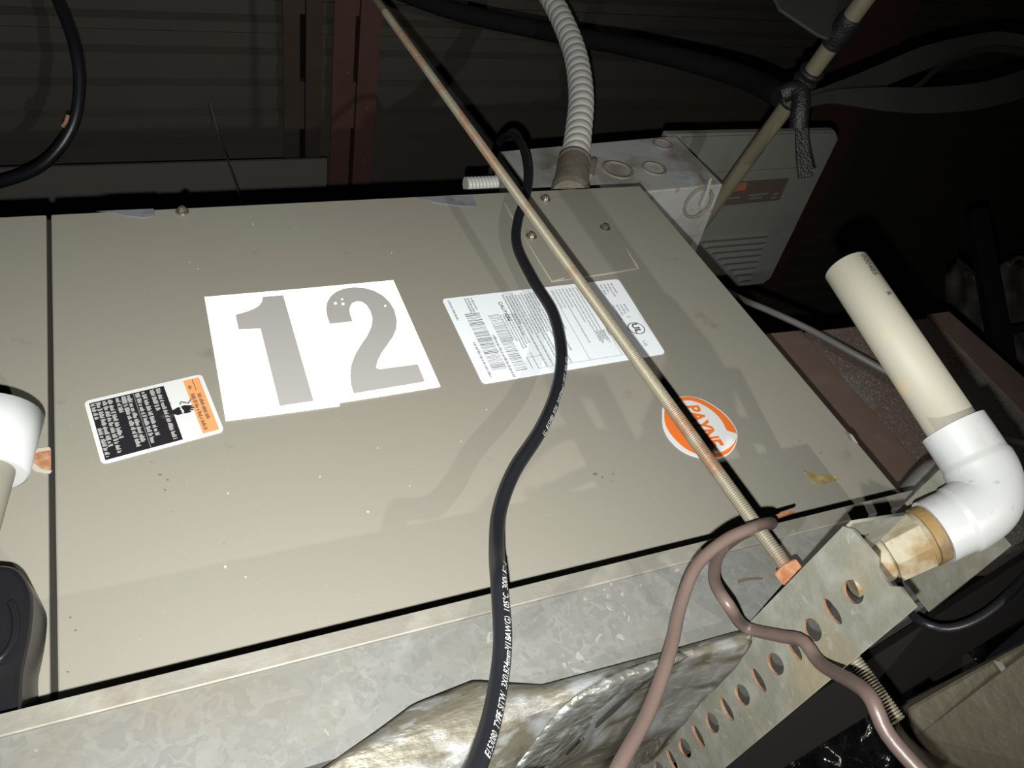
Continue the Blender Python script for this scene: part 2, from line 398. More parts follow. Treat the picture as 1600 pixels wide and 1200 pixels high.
for i, (x, y, r_) in enumerate([(930, 741, 5), (941, 746, 3), (958, 741, 2.5), (955, 752, 2), (237, 722, 2), (250, 742, 3), (262, 750, 3), (258, 766, 3), (1282, 708, 2.5), (1250, 690, 2), (110, 965, 3), (118, 985, 3), (106, 1050, 3), (1105, 690, 2), (270, 800, 1.6), (350, 850, 1.6)]):
    panel_shape('grime_spot', [[(x + .7 * r_ * math.cos(k * 1.05 + i) * (1 + .5 * math.sin(k * 2.3 + i)), y + r_ * .5 * math.sin(k * 1.05 + i)) for k in range(6)]], .0001, .0002, 'goo_dark', pr)
# number stickers: two tiles and the digits
def Z4(p): return [(300 + x / 4, 420 + y / 4) for x, y in p]
n1 = panel_shape('number_sticker', [[(319.5, 465), (464, 452.6), (531, 635), (353, 658.5)]], .0002, .0005, 'retro', AH, label='white reflective number sticker with a 1')
n2 = panel_shape('number_sticker', [[(463.6, 452.6), (614.5, 438.6), (688, 605), (530.5, 630)]], .0002, .0005, 'retro', AH, label='white reflective number sticker with a 2')
one = Z4([(443, 182), (570, 171), (760, 831), (548, 863), (428, 378), (292, 385), (272, 294), (340, 275), (385, 258), (420, 236), (438, 210)])
panel_shape('digit_one', [one], .0007, .0003, 'digit', n1)
two = Z4([(862, 350), (845, 305), (838, 255), (845, 215), (865, 180), (900, 150), (950, 130), (1010, 122), (1075, 126), (1135, 142), (1190, 172), (1235, 215), (1265, 265), (1280, 330), (1275, 385), (1255, 430), (1220, 480), (1185, 530), (1160, 580), (1150, 625), (1170, 634), (1410, 602), (1455, 710), (1010, 785), (995, 735), (988, 670), (995, 610), (1015, 550), (1050, 490), (1095, 425), (1122, 365), (1128, 315), (1115, 270), (1090, 230), (1060, 211), (1030, 208), (1000, 220), (984, 250), (988, 290), (1003, 333)])
panel_shape('digit_two', [two], .0007, .0003, 'digit', n2)
for cx, cy, rr in ((896, 222, 10), (938, 196, 7), (944, 226, 10), (1207, 238, 7)):
    panel_shape('chipped_spot', [Z4([(cx + rr * math.cos(k * 1.05), cy + rr * .8 * math.sin(k * 1.05)) for k in range(6)])], .001, .0001, 'retro', n2)
# warning label
rnd = random.Random(3)
q = [onpanel(p, 0) for p in ((131, 628), (315, 585), (351, 675), (159, 727))]
wl = label_plate('warning_label', q, .004, .0002, .0004, 'warnwhite', AH, label='worn warning label with black text block and orange header')
rects('black_field', q, [(.035, .655, .055, .955)], .0007, 'labelblack', wl)
rects('orange_header', q, [(.825, .965, .05, .95)], .0007, 'warnorange', wl)
rs = []
for a, segs in ((.062, ((.08, .33), (.48, .92))), (.105, ((.08, .78),)), (.155, ((.08, .90),)), (.20, ((.08, .70),)), (.262, ((.08, .32),)), (.31, ((.08, .90),)), (.355, ((.08, .86),)),
                (.425, ((.08, .88),)), (.478, ((.08, .80),)), (.548, ((.08, .42),)), (.60, ((.08, .92),))):
    for s0, s1 in segs: rs += words(a, s0, s1, .036, rnd)
rects('printed_text', q, rs, .0010, 'inkwhite', wl)
rects('divider_line', q, [(.39, .397, .06, .95)], .0010, 'inkgrey', wl)
rects('printed_text', q, words(.862, .30, .90, .034, rnd) + words(.862, .16, .22, .03, rnd) + words(.915, .32, .74, .034, rnd) + [(.9, .906, .06, .26)], .0010, 'nameplate', wl)
def wpt(x, y): return (130 + x / 7.27, 580 + y / 7.27)
panel_shape('hand_pictogram', [[wpt(*p) for p in ((1015, 495), (1018, 455), (1070, 425), (1098, 418), (1108, 440), (1098, 452), (1128, 462), (1112, 475), (1138, 488), (1080, 508))]], .0007, .0003, 'labelblack', wl)
panel_shape('hand_pictogram', [[wpt(*p) for p in ((1112, 412), (1150, 398), (1245, 398), (1240, 408), (1190, 414), (1265, 416), (1260, 428), (1195, 432), (1258, 442), (1250, 452), (1190, 450), (1232, 464), (1222, 474), (1175, 486), (1142, 488), (1150, 462), (1128, 440))]], .0007, .0003, 'labelblack', wl)
panel_shape('spark_pictogram', [[wpt(*p) for p in ((1090, 385), (1110, 352), (1150, 358), (1190, 368), (1215, 330), (1238, 312), (1222, 345), (1200, 380), (1150, 372), (1118, 368), (1105, 395))]], .0007, .0003, 'inkgrey', wl)
# data label
q = [onpanel(p, 0) for p in ((690, 468), (966, 436.5), (1040, 553), (754, 601))]
dl = label_plate('data_label', q, .004, .0002, .0004, 'label_white', AH, label='pale blue-white data label with barcodes and small print')
rs = []
for a0, a1, b0, b1, den in ((.075, .150, .22, .88, .52), (.185, .245, .27, .93, .45)):
    b = b0
    while b < b1:
        t = rnd.choice((.004, .006, .010)); rs.append((a0, a1, b, b + t * den * 1.4)); b += t + rnd.choice((.005, .007, .012))
rects('barcode', q, rs, .0007, 'ink', dl)
rs = words(.03, .03, .28, .012, rnd) + words(.055, .55, .95, .014, rnd) + words(.165, .5, .98, .014, rnd)
for a in (.115, .13, .148): rs += words(a, .03, .03 + rnd.uniform(.12, .2), .011, rnd)
for k in range(6): rs += words(.19 + .001 * k + k * .014 + .06, .28 + .0 * k, .62 + rnd.uniform(-.05, .1), .009, rnd)
for k in range(15): rs += words(.315 + k * .0165, .04 + (.02 if k % 3 else 0), rnd.choice((.42, .55, .80, .93)), .0095, rnd)
for k in range(8): rs += words(.59 + k * .02, .05, rnd.choice((.3, .5, .75)), .0085, rnd, .8)
for k in range(4): rs += words(.875 + k * .022, .05, .05 + rnd.uniform(.1, .2), .011, rnd, .8)
for k in range(4): rs += words(.875 + k * .022, .34, .34 + rnd.uniform(.1, .22), .011, rnd, .8)
for k in range(5): rs += words(.70 + k * .02, .62, .62 + rnd.uniform(.06, .2), .010, rnd)
rects('printed_text', q, rs, .0007, 'inkgrey', dl)
rects('ruled_line', q, [(.30, .80, .935, .938), (.30, .303, .75, .935), (.58, .582, .05, .935), (.76, .762, .06, .93), (.27, .36, .80, .803), (.27, .273, .80, .93)], .0007, 'inkgrey', dl)
def text_on(name, txt, q, a0, a1, b0, b1, off, mt, parent, **kw):
    """text runs down the label (b), its letter tops point to +a"""
    me = textmesh(txt, **kw); unit(me)
    for vv in me.vertices:
        p = bil(q, a0 + (a1 - a0) * vv.co.y, b0 + (b1 - b0) * vv.co.x); vv.co = (p.x, p.y - off, p.z)
    return fixn(link(name, me, mt, parent))
text_on('caution_heading', 'CAUTION', q, .272, .292, .12, .36, .0007, 'ink', dl, offset=.02)
ct = bil(q, .925, .66)
def ring(name, c, r0, r1, off, mt, parent, n=28):
    v = []; f = []
    for k in range(n):
        t = 2 * math.pi * k / n
        for r in (r0, r1): v.append((c.x + r * math.cos(t), -off, c.z + r * math.sin(t)))
    f = [(2 * k, 2 * k + 1, (2 * k + 3) % (2 * n), (2 * k + 2) % (2 * n)) for k in range(n)]
    return fixn(obj(name, v, f, mt, parent))
ring('mark_ring', ct, .0068, .0076, .0007, 'ink', dl)
text_on('mark_letters', 'UL', q, .908, .945, .60, .72, .0007, 'ink', dl, offset=.03)
text_on('mark_letters', 'US', q, .912, .928, .82, .88, .0007, 'ink', dl)
text_on('mark_letters', 'C', q, .915, .929, .50, .525, .0007, 'ink', dl)
# round brand badge
def P10(p): return [(1020 + x / 10, 610 + y / 10) for x, y in p]
bd = panel_shape('brand_badge', [P10([(140, 400), (150, 260), (230, 165), (380, 118), (560, 103), (760, 146), (960, 255), (1130, 385), (1255, 540), (1312, 660), (1312, 780), (1275, 890), (1190, 1000), (1050, 1068), (900, 1085), (740, 1065), (590, 1025), (450, 955), (330, 860), (215, 725), (150, 570)])], .0002, .0006, 'logo_white', AH, 3, label='round orange and white brand badge')
panel_shape('orange_disc', [P10([(172, 420), (185, 290), (260, 190), (385, 132), (560, 112), (750, 156), (945, 264), (1110, 392), (1240, 545), (1300, 665), (1300, 780), (1262, 880), (1180, 985), (1045, 1048), (900, 1058), (740, 1030), (600, 975), (470, 895), (360, 795), (255, 670), (190, 540)])], .0008, .0002, 'logo_orange', bd, 3)
panel_shape('white_field', [P10([(400, 190), (555, 172), (720, 215), (900, 318), (1020, 428), (1100, 540), (1152, 645), (1290, 685), (1298, 765), (1235, 868), (1120, 950), (990, 990), (840, 970), (660, 890), (520, 770), (400, 600), (330, 400), (340, 260)])], .001, .0002, 'logo_white', bd, 2)
me = textmesh('PAYNE', shear=.1, offset=.035); unit(me)
tq = [Vector((x, y, 0)) for x, y in P10([(480, 262), (692, 232), (1112, 872), (830, 930)])]   # baseline start, cap start, cap end, baseline end
for vv in me.vertices:
    a, b = vv.co.y, vv.co.x
    p = bil(tq, a, b); w_ = onpanel((p.x, p.y), .0013); vv.co = w_
fixn(link('brand_lettering', me, 'logo_orange', bd))

# ---------------------------------------------------------------- drain pan
PYF = -.055
ZR = .1962; ZR2 = .186; ZP = .139
XPE = .425
dp = thing('drain_pan', 'galvanised secondary drain pan under the air handler', 'drain pan', (0, .2, ZP))
box('front_wall', -.45, XPE, PYF, PYF + .0012, ZP, ZR2, 'galv', dp)
vr = []; fr_ = []
prof = [(PYF + .0002, ZR2), (PYF - .0012, ZR2 + .0001), (PYF - .0017, ZR2 + .0007), (PYF - .0019, ZR2 + .003), (PYF - .0026, ZR - .001), (PYF - .0010, ZR), (PYF + .0014, ZR - .001), (PYF + .0014, ZR2)]
for x in (-.45, XPE):
    for yy, zz in prof: vr.append((x, yy, zz))
n = len(prof); fr_ = [(i, (i + 1) % n, (i + 1) % n + n, i + n) for i in range(n)] + [tuple(range(n)), tuple(range(n, 2 * n))]
fixn(obj('rolled_rim', vr, fr_, 'galv_rim', dp))
box('pan_bottom', -.45, XPE, PYF + .0012, .60, ZP, ZP + .0012, 'galv', dp)
box('side_wall', XPE - .0012, XPE, PYF + .0012, .60, ZP + .0012, ZR2, 'galv', dp)
box('side_wall', -.45, -.4488, PYF + .0012, .60, ZP + .0012, ZR2, 'galv', dp)
box('back_wall', -.4488, XPE - .0012, .5988, .60, ZP + .0012, ZR2, 'galv', dp)
rc = [PY(x, y, PYF - .0033) for x, y in ((1206, 806), (1240, 796), (1242, 799), (1208, 811))]
hexa('rusty_flake', rc, [p + Vector((0, .002, 0)) for p in rc], 'rust', dp)
sc = [PY(x, y, PYF - .0004) for x, y in ((1152, 906), (1170, 902), (1192, 902), (1192, 905), (1170, 906), (1154, 911))]
hexa('scuff_mark', sc, [p + Vector((0, .0003, 0)) for p in sc], 'nameplate', dp)

# ---------------------------------------------------------------- slotted angles under the pan
dS = Vector((-.142, .985, .035)).normalized(); up = Vector((0, 0, 1))
XW = .272
E1 = PX((1430, 949), 0, XW); H1 = PX((1320, 821), 0, XW).z - E1.z
def angle(name, base, Hh, length, th, flange, holes, mt, label, cut=None, flip=1):
    t = thing(name, label, 'slotted angle', base)
    sx = dS.cross(up).normalized()     # +X-ish side
    out = [(0, 0), (length, 0), (length, Hh), (0, Hh)] if cut is None else cut
    polys = [out]
    for (s, z, rw, rh) in holes:
        polys.append([(s + rw * math.cos(k * math.pi / 9), z + rh * math.sin(k * math.pi / 9)) for k in range(18)])
    me = shape2d(polys, th)
    for v_ in me.vertices:
        s, z, d = v_.co.x, v_.co.y, v_.co.z; v_.co = base + dS * s + up * z + sx * (d + th / 2)
    o = fixn(link('web', me, mt, t))
    # orange rusted rims in the holes: thin liners
    for (s, z, rw, rh) in holes:
        vv = []; ff = []
        for k in range(18):
            for d in (.0002, th - .0002):
                vv.append(base + dS * (s + rw * .99 * math.cos(k * math.pi / 9)) + up * (z + rh * .99 * math.sin(k * math.pi / 9)) + sx * d)
        ff = [(2 * k, 2 * k + 1, (2 * k + 3) % 36, (2 * k + 2) % 36) for k in range(18)]
        obj('hole_edge', vv, ff, 'rust', t, True)
    # top flange with slots
    fl = [[(0, 0), (length, 0), (length, flange), (0, flange)]]
    s = .012; i = 0
    while s < length - .02:
        fl.append([(s, flange * .5 - .0035), (s + .016, flange * .5 - .0035), (s + .016, flange * .5 + .0035), (s, flange * .5 + .0035)]); s += .03
    me = shape2d(fl, th)
    for v_ in me.vertices:
        s, z, d = v_.co.x, v_.co.y, v_.co.z; v_.co = base + dS * s + up * (Hh - th / 2 + d) + sx * (z * flip + (th if flip > 0 else 0))
    fixn(link('top_flange', me, mt, t))
    return t
holes = []
hz = []
for px in ((1340, 925), (1303, 960), (1262, 985), (1232, 1015), (1202, 1038), (1174, 1057), (1150, 1075)):
    pass
s = .0215; i = 0
while s < .40:
    holes.append((s, H1 * .47, .0052 if i % 2 == 0 else .0029, .0056 if i % 2 == 0 else .0068)); s += .0168; i += 1
cut = [(0, 0), (.42, 0), (.42, H1), (.004, H1), (.001, H1 - .004), (.0, H1 * .55), (.0035, H1 * .48), (.0035, H1 * .28), (0, H1 * .22)]
A1 = angle('slotted_angle', E1, H1, .42, .0017, .036, holes, 'galv_worn', 'galvanised slotted steel angle with rusty holes, brown cable across it', cut)
E2 = PX((1577, 853), 0, XW + .102)
H2 = H1 * 1.12
L2 = (-.062 - E2.y) / dS.y
A2 = angle('slotted_angle', E2, H2, L2, .002, .03, [], 'galv_worn', 'plain galvanised angle behind the stained drain adapter')
A1['group'] = A2['group'] = 'galvanised angles under the drain pan'

# ---------------------------------------------------------------- threaded rod with nut
RB = PY(1228, 885, -.085); RT = PY(588, 0, -.082)
rd = (RT - RB).normalized()
tr = thing('threaded_rod', 'zinc threaded hanger rod crossing in front of the air handler panel', 'threaded rod', RB)
p0 = RB - rd * .086; p1 = RB + rd * ((ZC - RB.z) / rd.z)
Lr = (p1 - p0).length; R0 = .0041; pit = .00141
LT = .80                                     # threaded part as geometry
pts = []; st = pit / 6
k = int(LT / st)
pts = [p0 + rd * (i * st) for i in range(k + 1)]
def thr(s, th, r):
    ph = (s / pit - th / (2 * math.pi)) % 1.0
    return r - .0008 * abs(ph - .5) * 2
tube('threaded_shank', pts, R0, 'rod', tr, 14, thr)
pts = resample([pts[-1], p1], .0025)
tube('upper_shank', pts, R0 * .95, 'rod', tr, 14)
zt = E1.z + H1 + dS.z * .06
def nutmesh(c, h, r, name):
    return tube(name, [c, c + rd * h * .12, c + rd * h * .88, c + rd * h], [r * .9, r, r, r * .9], 'rust', tr, 6, smooth=False, label='rusty hex nut')
nutmesh(RB - rd * .0085, .0080, .0076, 'hex_nut')

# ---------------------------------------------------------------- drain stub on the right
T = PD(1322, 416, .490); B = PD(1487, 664, .438)
ds = thing('drain_stub', 'upright cream PVC drain stub with white elbow and stained adapter', 'drain pipe', B)
ax = (B - T).normalized()
hollow('pipe', T, B + ax * .012, .01335, .0105, 'pvc_cream', ds, 32)
ep = catmull([PD(1489, 667, .4375), PD(1514, 704, .432), PD(1537, 744, .426), PD(1537, 781, .422), PD(1510, 806, .421), PD(1478, 822, .421), PD(1458, 832, .421)], 8)
rl = []
for i in range(len(ep)):
    t = i / (len(ep) - 1); rl.append(.0170 if t < .25 else (.0178 if t < .75 else .0168))
tube('elbow', ep, rl, 'pvc', ds, 32)
d2 = (ep[-1] - ep[-3]).normalized()
cyl('sealant_ring', ep[-1] - d2 * .002, ep[-1] + d2 * .006, .0150, .0155, 'sealant', ds, 28)
cyl('adapter_collar', ep[-1] + d2 * .006, ep[-1] + d2 * .009, .0142, .0150, 'pvc_stained', ds, 28)
tube('adapter_hex', [ep[-1] + d2 * .009, ep[-1] + d2 * .028], [.0158, .0150], 'pvc_stained', ds, 8, smooth=False)
cyl('adapter_thread', ep[-1] + d2 * .028, ep[-1] + d2 * .05, .0118, .0118, 'pvc_stained', ds, 24)
def print_on_tube(name, txt, pts, r, s0, height, ang_dir, mt, parent, flip=1, **kw):
    """map text onto a tube: runs along the path from s0, centred on the side that faces ang_dir(point)"""
    me = textmesh(txt, **kw)
    acc = [0]
    for a, b in zip(pts, pts[1:]): acc.append(acc[-1] + (b - a).length)
    for vv in me.vertices:
        s = s0 + vv.co.x * height * flip; yv = (vv.co.y - .35) * height
        i = 0
        while i < len(acc) - 2 and acc[i + 1] < s: i += 1
        t = (s - acc[i]) / max(acc[i + 1] - acc[i], 1e-9)
        p = pts[i].lerp(pts[i + 1], t); tg = (pts[min(i + 2, len(pts) - 1)] - pts[max(i - 1, 0)]).normalized()
        n = ang_dir(p); n = (n - tg * n.dot(tg)).normalized(); sd = n.cross(tg) * flip
        a = yv / r
        vv.co = p + (n * math.cos(a) + sd * math.sin(a)) * (r + .0004)
    return link(name, me, mt, parent)
def facing(rt, dn):       # towards the camera, turned a little to one side of the picture
    return lambda p: (CAM - p).normalized() + RIGHT * rt + DOWN * dn
print_on_tube('printed_code', '000485', [T, B], .01335, .003, .0052, facing(.75, -.45), 'ink', ds, offset=.01)
print_on_tube('printed_code', 'R', [T, B], .01335, .0305, .0048, facing(.75, -.45), 'ink', ds, offset=.01)

# ---------------------------------------------------------------- drain fitting on the left
a = PY(-14, 640, -.012); b = PY(-14, 742, -.060)
dl_ = thing('drain_fitting', 'white PVC drain elbow with cream pipe on the narrow panel', 'drain pipe', a)
la, lb = PY(-14, 652, -.046), PY(-25, 742, -.0385); lx = (lb - la).normalized()
tube('elbow', [la - lx * .001, la, la.lerp(lb, .5), la.lerp(lb, .97), lb], [.0235, .0258, .0232, .0212, .0195], 'pvc', dl_, 40)
cyl('wall_stub', la.lerp(lb, .45), Vector((la.x - .014, 0, la.lerp(lb, .45).z + .008)), .012, .012, 'pvc', dl_, 24)
cyl('pipe', PY(-17, 736, -.042), PY(-80, 930, -.072), .0122, .0122, 'pvc_cream', dl_, 28)

# ---------------------------------------------------------------- black switch box, left
fo = [(-70, 880), (6, 883), (28, 890), (42, 908), (50, 935), (47, 985), (34, 1050), (20, 1140), (-70, 1160)]
ba = [(-60, 900), (20, 900), (48, 915), (66, 945), (75, 968), (72, 1010), (62, 1060), (50, 1110), (-60, 1150)]
sw = thing('switch_box', 'glossy black plastic box with rounded corner at the pan rim', 'switch box', PY(-30, 1080, -.02))
fa = catmull([PY(x, y, -.040) for x, y in fo], 4); bb = catmull([PY(x, y, -.0005) for x, y in ba], 4)
fa = [Vector((p.x, p.y, max(p.z, ZR - .006))) for p in fa]; bb = [Vector((p.x, p.y, max(p.z, ZR - .006))) for p in bb]
hexa('housing', fa, bb, 'black', sw, .003)
c = PY(-18, 990, -.0405)
rv = [PY(-18 + 42 * math.cos(t), 975 + 60 * math.sin(t), -.0425) for t in [k * math.pi / 24 - .6 for k in range(25)]]
tube('raised_ridge', rv, .0016, 'black', sw, 8)

# ---------------------------------------------------------------- black power cord
cp = [(766, 330, .16), (768, 262, .13), (780, 224, .09), (797, 211, .045), (814, 224, .004), (824, 258, -.010), (823, 300, -.014), (809, 345, -.0115), (808, 385, -.0115), (834, 440, -.0145), (864, 490, -.017),
      (877, 550, -.020), (870, 610, -.022), (845, 672, -.025), (803, 738, -.028), (780, 800, -.031), (776, 858, -.042), (779, 902, -.0605), (782, 940, -.0645), (785, 1000, -.068), (780, 1060, -.072), (764, 1140, -.082), (728, 1240, -.10)]
cord = resample(catmull([PY(*p) for p in cp], 10), .004)
pc = thing('power_cord', 'black rubber power cord with white print draped over the panel', 'power cord', cord[-1])
tube('jacket', cord, .0045, 'rubber', pc, 18)
Lc = 0
def slen(px, py):   # arc length at the cord point nearest to a pixel
    best = None; acc = 0
    for i, p in enumerate(cord):
        if i: acc += (p - cord[i - 1]).length
        dlt = p - CAM; z = dlt.dot(FWD); x = 800 + F * dlt.dot(RIGHT) / z; y = 600 + F * dlt.dot(DOWN) / z
        d = (x - px) ** 2 + (y - py) ** 2
        if best is None or d < best[0]: best = (d, acc)
    return best[1]
s_bot = slen(752, 1186)
print_on_tube('cord_print', 'E153080  TYPE SJTW  3X0.824mm\u00b2(18AWG)  105\u00b0C  300V  FT2  -LL', cord, .0045, s_bot, .0044, facing(.55, .0), 'inkwhite', pc, flip=-1, offset=.006)
s_b2 = slen(845, 682)
print_on_tube('cord_print', 'LL:  E153080  SJTW  3X0.824mm\u00b2  105\u00b0C  300V  FT2', cord, .0045, s_b2, .0040, facing(.9, .0), 'inkwhite', pc, flip=-1, offset=.006)

# ---------------------------------------------------------------- brown cable looped round the rod
def W(x, y, off=.0065):       # just in front (camera side) of the slotted angle's web
    r = ray((x, y)); sx = dS.cross(up).normalized()
    t = (E1 - CAM).dot(sx) / r.dot(sx); p = CAM + r * t; return p - sx * off
bp = [PY(925, 1290, -.125), PY(968, 1196, -.115), PY(1012, 1115, -.105), PY(1046, 1020, -.098), PY(1062, 950, -.094), PY(1088, 885, -.094), PY(1132, 845, -.097), PY(1172, 826, -.0985), PY(1196, 818, -.094), PY(1206, 818, -.082),
      PY(1190, 824, -.0715), PY(1158, 836, -.070), PY(1126, 862, -.075), PY(1116, 905, -.083), PY(1140, 948, -.092), W(1182, 976, .0075), W(1235, 990, .007), W(1275, 997, .0085), W(1312, 1030, .012), PD(1352, 1080, .325), PD(1380, 1135, .315), PD(1405, 1170, .31), PD(1470, 1240, .30)]
cb = resample(catmull(bp, 10), .004)
bc = thing('control_cable', 'brown control cable looped around the threaded rod', 'cable', cb[0])
tube('jacket', cb, .0031, 'cable', bc, 16)

# ---------------------------------------------------------------- foil wrapped duct under the pan
def ztop(x):
    ks = [(-.12, .112), (-.02, .118), (.02, .128), (.045, .137), (.062, .143), (.08, .150), (.11, .153), (.125, .147), (.14, .1415), (.2, .1400), (.30, .1385)]
    for (a, za), (b, zb) in zip(ks, ks[1:]):
        if a <= x <= b: return za + (zb - za) * (x - a) / (b - a)
    return .112
v = []; f = []; nx, ny = 110, 60
for i in range(nx + 1):
    x = -.12 + .42 * i / nx
    for j in range(ny + 1):
        t = j / ny
        fx = min(1, max(0, (.20 - x) / .16)); fx = fx * fx * (3 - 2 * fx)
        zt0 = ztop(x); zu = min(zt0 - .003, .1335)
        if j < 8:          # lip folded up over the pan wall
            q = j / 8; yy = -.0585 - 0.0032 * math.sin(q * math.pi * .8); z = zt0 + (zu - zt0) * q
        else:
            t = (j - 8) / (ny - 8); yy = -.0604 + .30 * t ** 1.5; z = zu - fx * (.036 * (1 - math.exp(-t * 5)) + .02 * t)
        wv = noise.noise(Vector((x * 26, yy * 14, 2))) * .0045 + noise.noise(Vector((x * 80, yy * 30, 5))) * .0016 + noise.noise(Vector((x * 14 - yy * 30, 4, 1))) * .004
        amp = min(1, max(0, (j - 6) / 9))
        x2 = min(x, XW - .006 - .142 * (yy + .149))
        v.append((x2, yy + wv * amp * .4 - .001, z - .002 * amp + wv * amp))
for i in range(nx):
    for j in range(ny):
        a = i * (ny + 1) + j; f.append((a, a + 1, a + ny + 2, a + ny + 1))
fd = thing('foil_duct', 'crinkled foil wrapped duct bulging beneath the drain pan', 'duct', (.1, 0, .1))
fo_ = obj('foil_wrap', v, f, 'foil', fd, True)
sl = fo_.modifiers.new('solid', 'SOLIDIFY'); sl.thickness = .0015; sl.offset = 0
bvh = BVHTree.FromPolygons([Vector(p) for p in v], f)
def hit(x, y):
    r = ray((x, y)).normalized(); h = bvh.ray_cast(CAM, r)
    return (h[0] - r * .0016) if h[0] else None
e1 = catmull([Vector((x, y, 0)) for x, y in ((1062, 1018), (960, 1052), (890, 1095), (845, 1145), (805, 1199))], 8)
e2 = catmull([Vector((x, y, 0)) for x, y in ((1075, 1026), (1010, 1066), (960, 1112), (905, 1160), (868, 1199))], 8)
rows = []
for pa, pb in zip(e1, e2):
    row = [hit(*(pa.lerp(pb, k / 6)).xy) for k in range(7)]
    if all(row): rows.append(row)
v = []; f = []
for r_ in rows: v += r_
for i in range(len(rows) - 1):
    for k in range(6): f.append((i * 7 + k, i * 7 + k + 1, i * 7 + k + 8, i * 7 + k + 7))
ft = fixn(obj('foil_tape', v, f, 'foil_tape', fd, True, label='bright embossed foil tape seam'))
sl = ft.modifiers.new('solid', 'SOLIDIFY'); sl.thickness = .0004

# ---------------------------------------------------------------- flexible conduit
cf = thing('flexible_conduit', 'grey ribbed flexible conduit entering the top of the unit', 'conduit', PY(888, 300, .03))
Y0 = .028
hp = resample(catmull([PY(897, 256, Y0), PY(904, 205, Y0), PY(908, 150, Y0 - .005), PY(900, 90, Y0 - .012), PY(880, 35, Y0 - .02), PY(850, -20, Y0 - .03), PY(800, -90, Y0 - .04)], 12), .0016)
rp = .0185
def ribs(s, th, r):
    ph = (s / rp - th / (2 * math.pi)) % 1.0
    return r * (.88 + .14 * math.sqrt(max(0, math.sin(math.pi * ph))))
tube('ribbed_hose', hp, .0163, 'flexhose', cf, 22, ribs)
d3 = (hp[1] - hp[0]).normalized()
tube('connector', [hp[0] - d3 * .075, hp[0] - d3 * .066, hp[0] - d3 * .058, hp[0] - d3 * .055, hp[0] - d3 * .002, hp[0], hp[0] + d3 * .006], [.0195, .0210, .0210, .0196, .0186, .0195, .0190], 'fitting', cf, 24, smooth=False)
cyl('clamp_screw', hp[0] - d3 * .03 + RIGHT * .019, hp[0] + d3 * .006 + RIGHT * .022, .004, .004, 'fitting', cf, 10)
cyl('threaded_nipple', hp[0] - d3 * .085, hp[0] - d3 * .06, .012, .012, 'fitting', cf, 18)

# ---------------------------------------------------------------- junction box on the unit
YJ = .062
jt = [PY(x, y, YJ) for x, y in ((779, 236), (1056, 211.5), (1116, 276), (1012, 296), (770, 318))]
zb_ = PY(1012, 297, YJ).z; zt_ = (jt[0].z + jt[1].z) / 2
jx0, jx1 = jt[0].x, jt[1].x
jb = thing('junction_box', 'stained galvanised junction box on top of the unit', 'junction box', ((jx0 + jx1) / 2, YJ, zb_))
zl_, zr_ = jt[0].z, jt[1].z
fr4 = [Vector((jx0, YJ, zb_ - .012)), Vector((jx1, YJ, zb_ + .004)), Vector((jx1, YJ, zr_)), Vector((jx0, YJ, zl_))]
hexa('box_body', fr4, [p + Vector((.0, .17, 0)) for p in fr4], 'boxgalv', jb, .002)
box('mounting_bracket', jx0 + .03, XR - .02, YJ + .03, YJ + .12, ZT - .002, zb_ - .006, 'boxgalv', jb)
for cx, cy, rr in ((965, 266, .021), (1022, 264, .0165), (1035, 226, .014)):
    c = PY(cx, cy, YJ)
    vv = []; ff = []
    for k in range(28):
        th = 2 * math.pi * k / 28
        for r, d in ((rr * .78, 0), (rr * .80, -.0016), (rr * .97, -.0016), (rr, 0)):
            vv.append((c.x + r * math.cos(th), YJ - .0001 + d, c.z + r * math.sin(th)))
    for k in range(28):
        for j in range(3):
            ff.append((4 * k + j, 4 * k + j + 1, (4 * (k + 1) + j + 1) % 112, (4 * (k + 1) + j) % 112))
    fixn(obj('knockout', vv, ff, 'boxstain', jb, True))
zc = zb_ - .002
c = PX((1092, 318), 2, zc)
vv = [(c.x + .019 * math.cos(k * .3), c.y + .021 * math.sin(k * .3), zc + .0035 - .004 * (k % 2) * 0) for k in range(21)]
tube('knockout', [Vector(p) + Vector((0, 0, -.002)) for p in vv] + [Vector(vv[0]) + Vector((0, 0, -.002))], .002, 'boxstain', jb, 8)
na, nb = PY(728, 291, YJ + .04), PY(782, 287, YJ + .04)
na.z = nb.z
tube('threaded_nipple', resample([na, nb + Vector((.012, 0, 0))], .0011), .0105, 'flexhose', jb, 18, lambda s, th, r: r - .0012 * abs((s / .0045 - th / 6.283) % 1 - .5) * 2)
hexa('torn_strip', [PX(p, 2, zc - .003) for p in ((1113, 277), (1108, 300), (1098, 325), (1094, 322), (1104, 296), (1108, 280))], [PX(p, 2, zc) for p in ((1113, 277), (1108, 300), (1098, 325), (1094, 322), (1104, 296), (1108, 280))], 'bare', jb)

# ---------------------------------------------------------------- grey louvred control box
ZG = .885
g = [PX(p, 2, ZG) for p in ((1061, 212), (1300, 205), (1311, 217), (1186, 445), (1172, 447), (1060, 350))]
gx1 = max(p.x for p in g); gy0 = g[1].y; gy1 = g[3].y; gx0 = g[0].x - .02
cbx = thing('control_box', 'grey painted control box with louvres and brown nameplate', 'control box', ((gx0 + gx1) / 2, gy0, ZG))
base = [Vector(p) for p in ((gx0, gy0, ZG), (gx1 - .014, gy0, ZG), (gx1, gy0 + .014, ZG), (gx1, gy1 - .012, ZG), (gx1 - .012, gy1, ZG), (gx0, gy1, ZG))]
hexa('box_body', base, [p + up * .014 for p in base], 'boxgrey', cbx, .003)
def onbox(px, d): p = PX(px, 2, ZG); return Vector((p.x, p.y, ZG - d))
st_ = [(1066, 214), (1306, 209), (1268, 263), (1116, 273)]
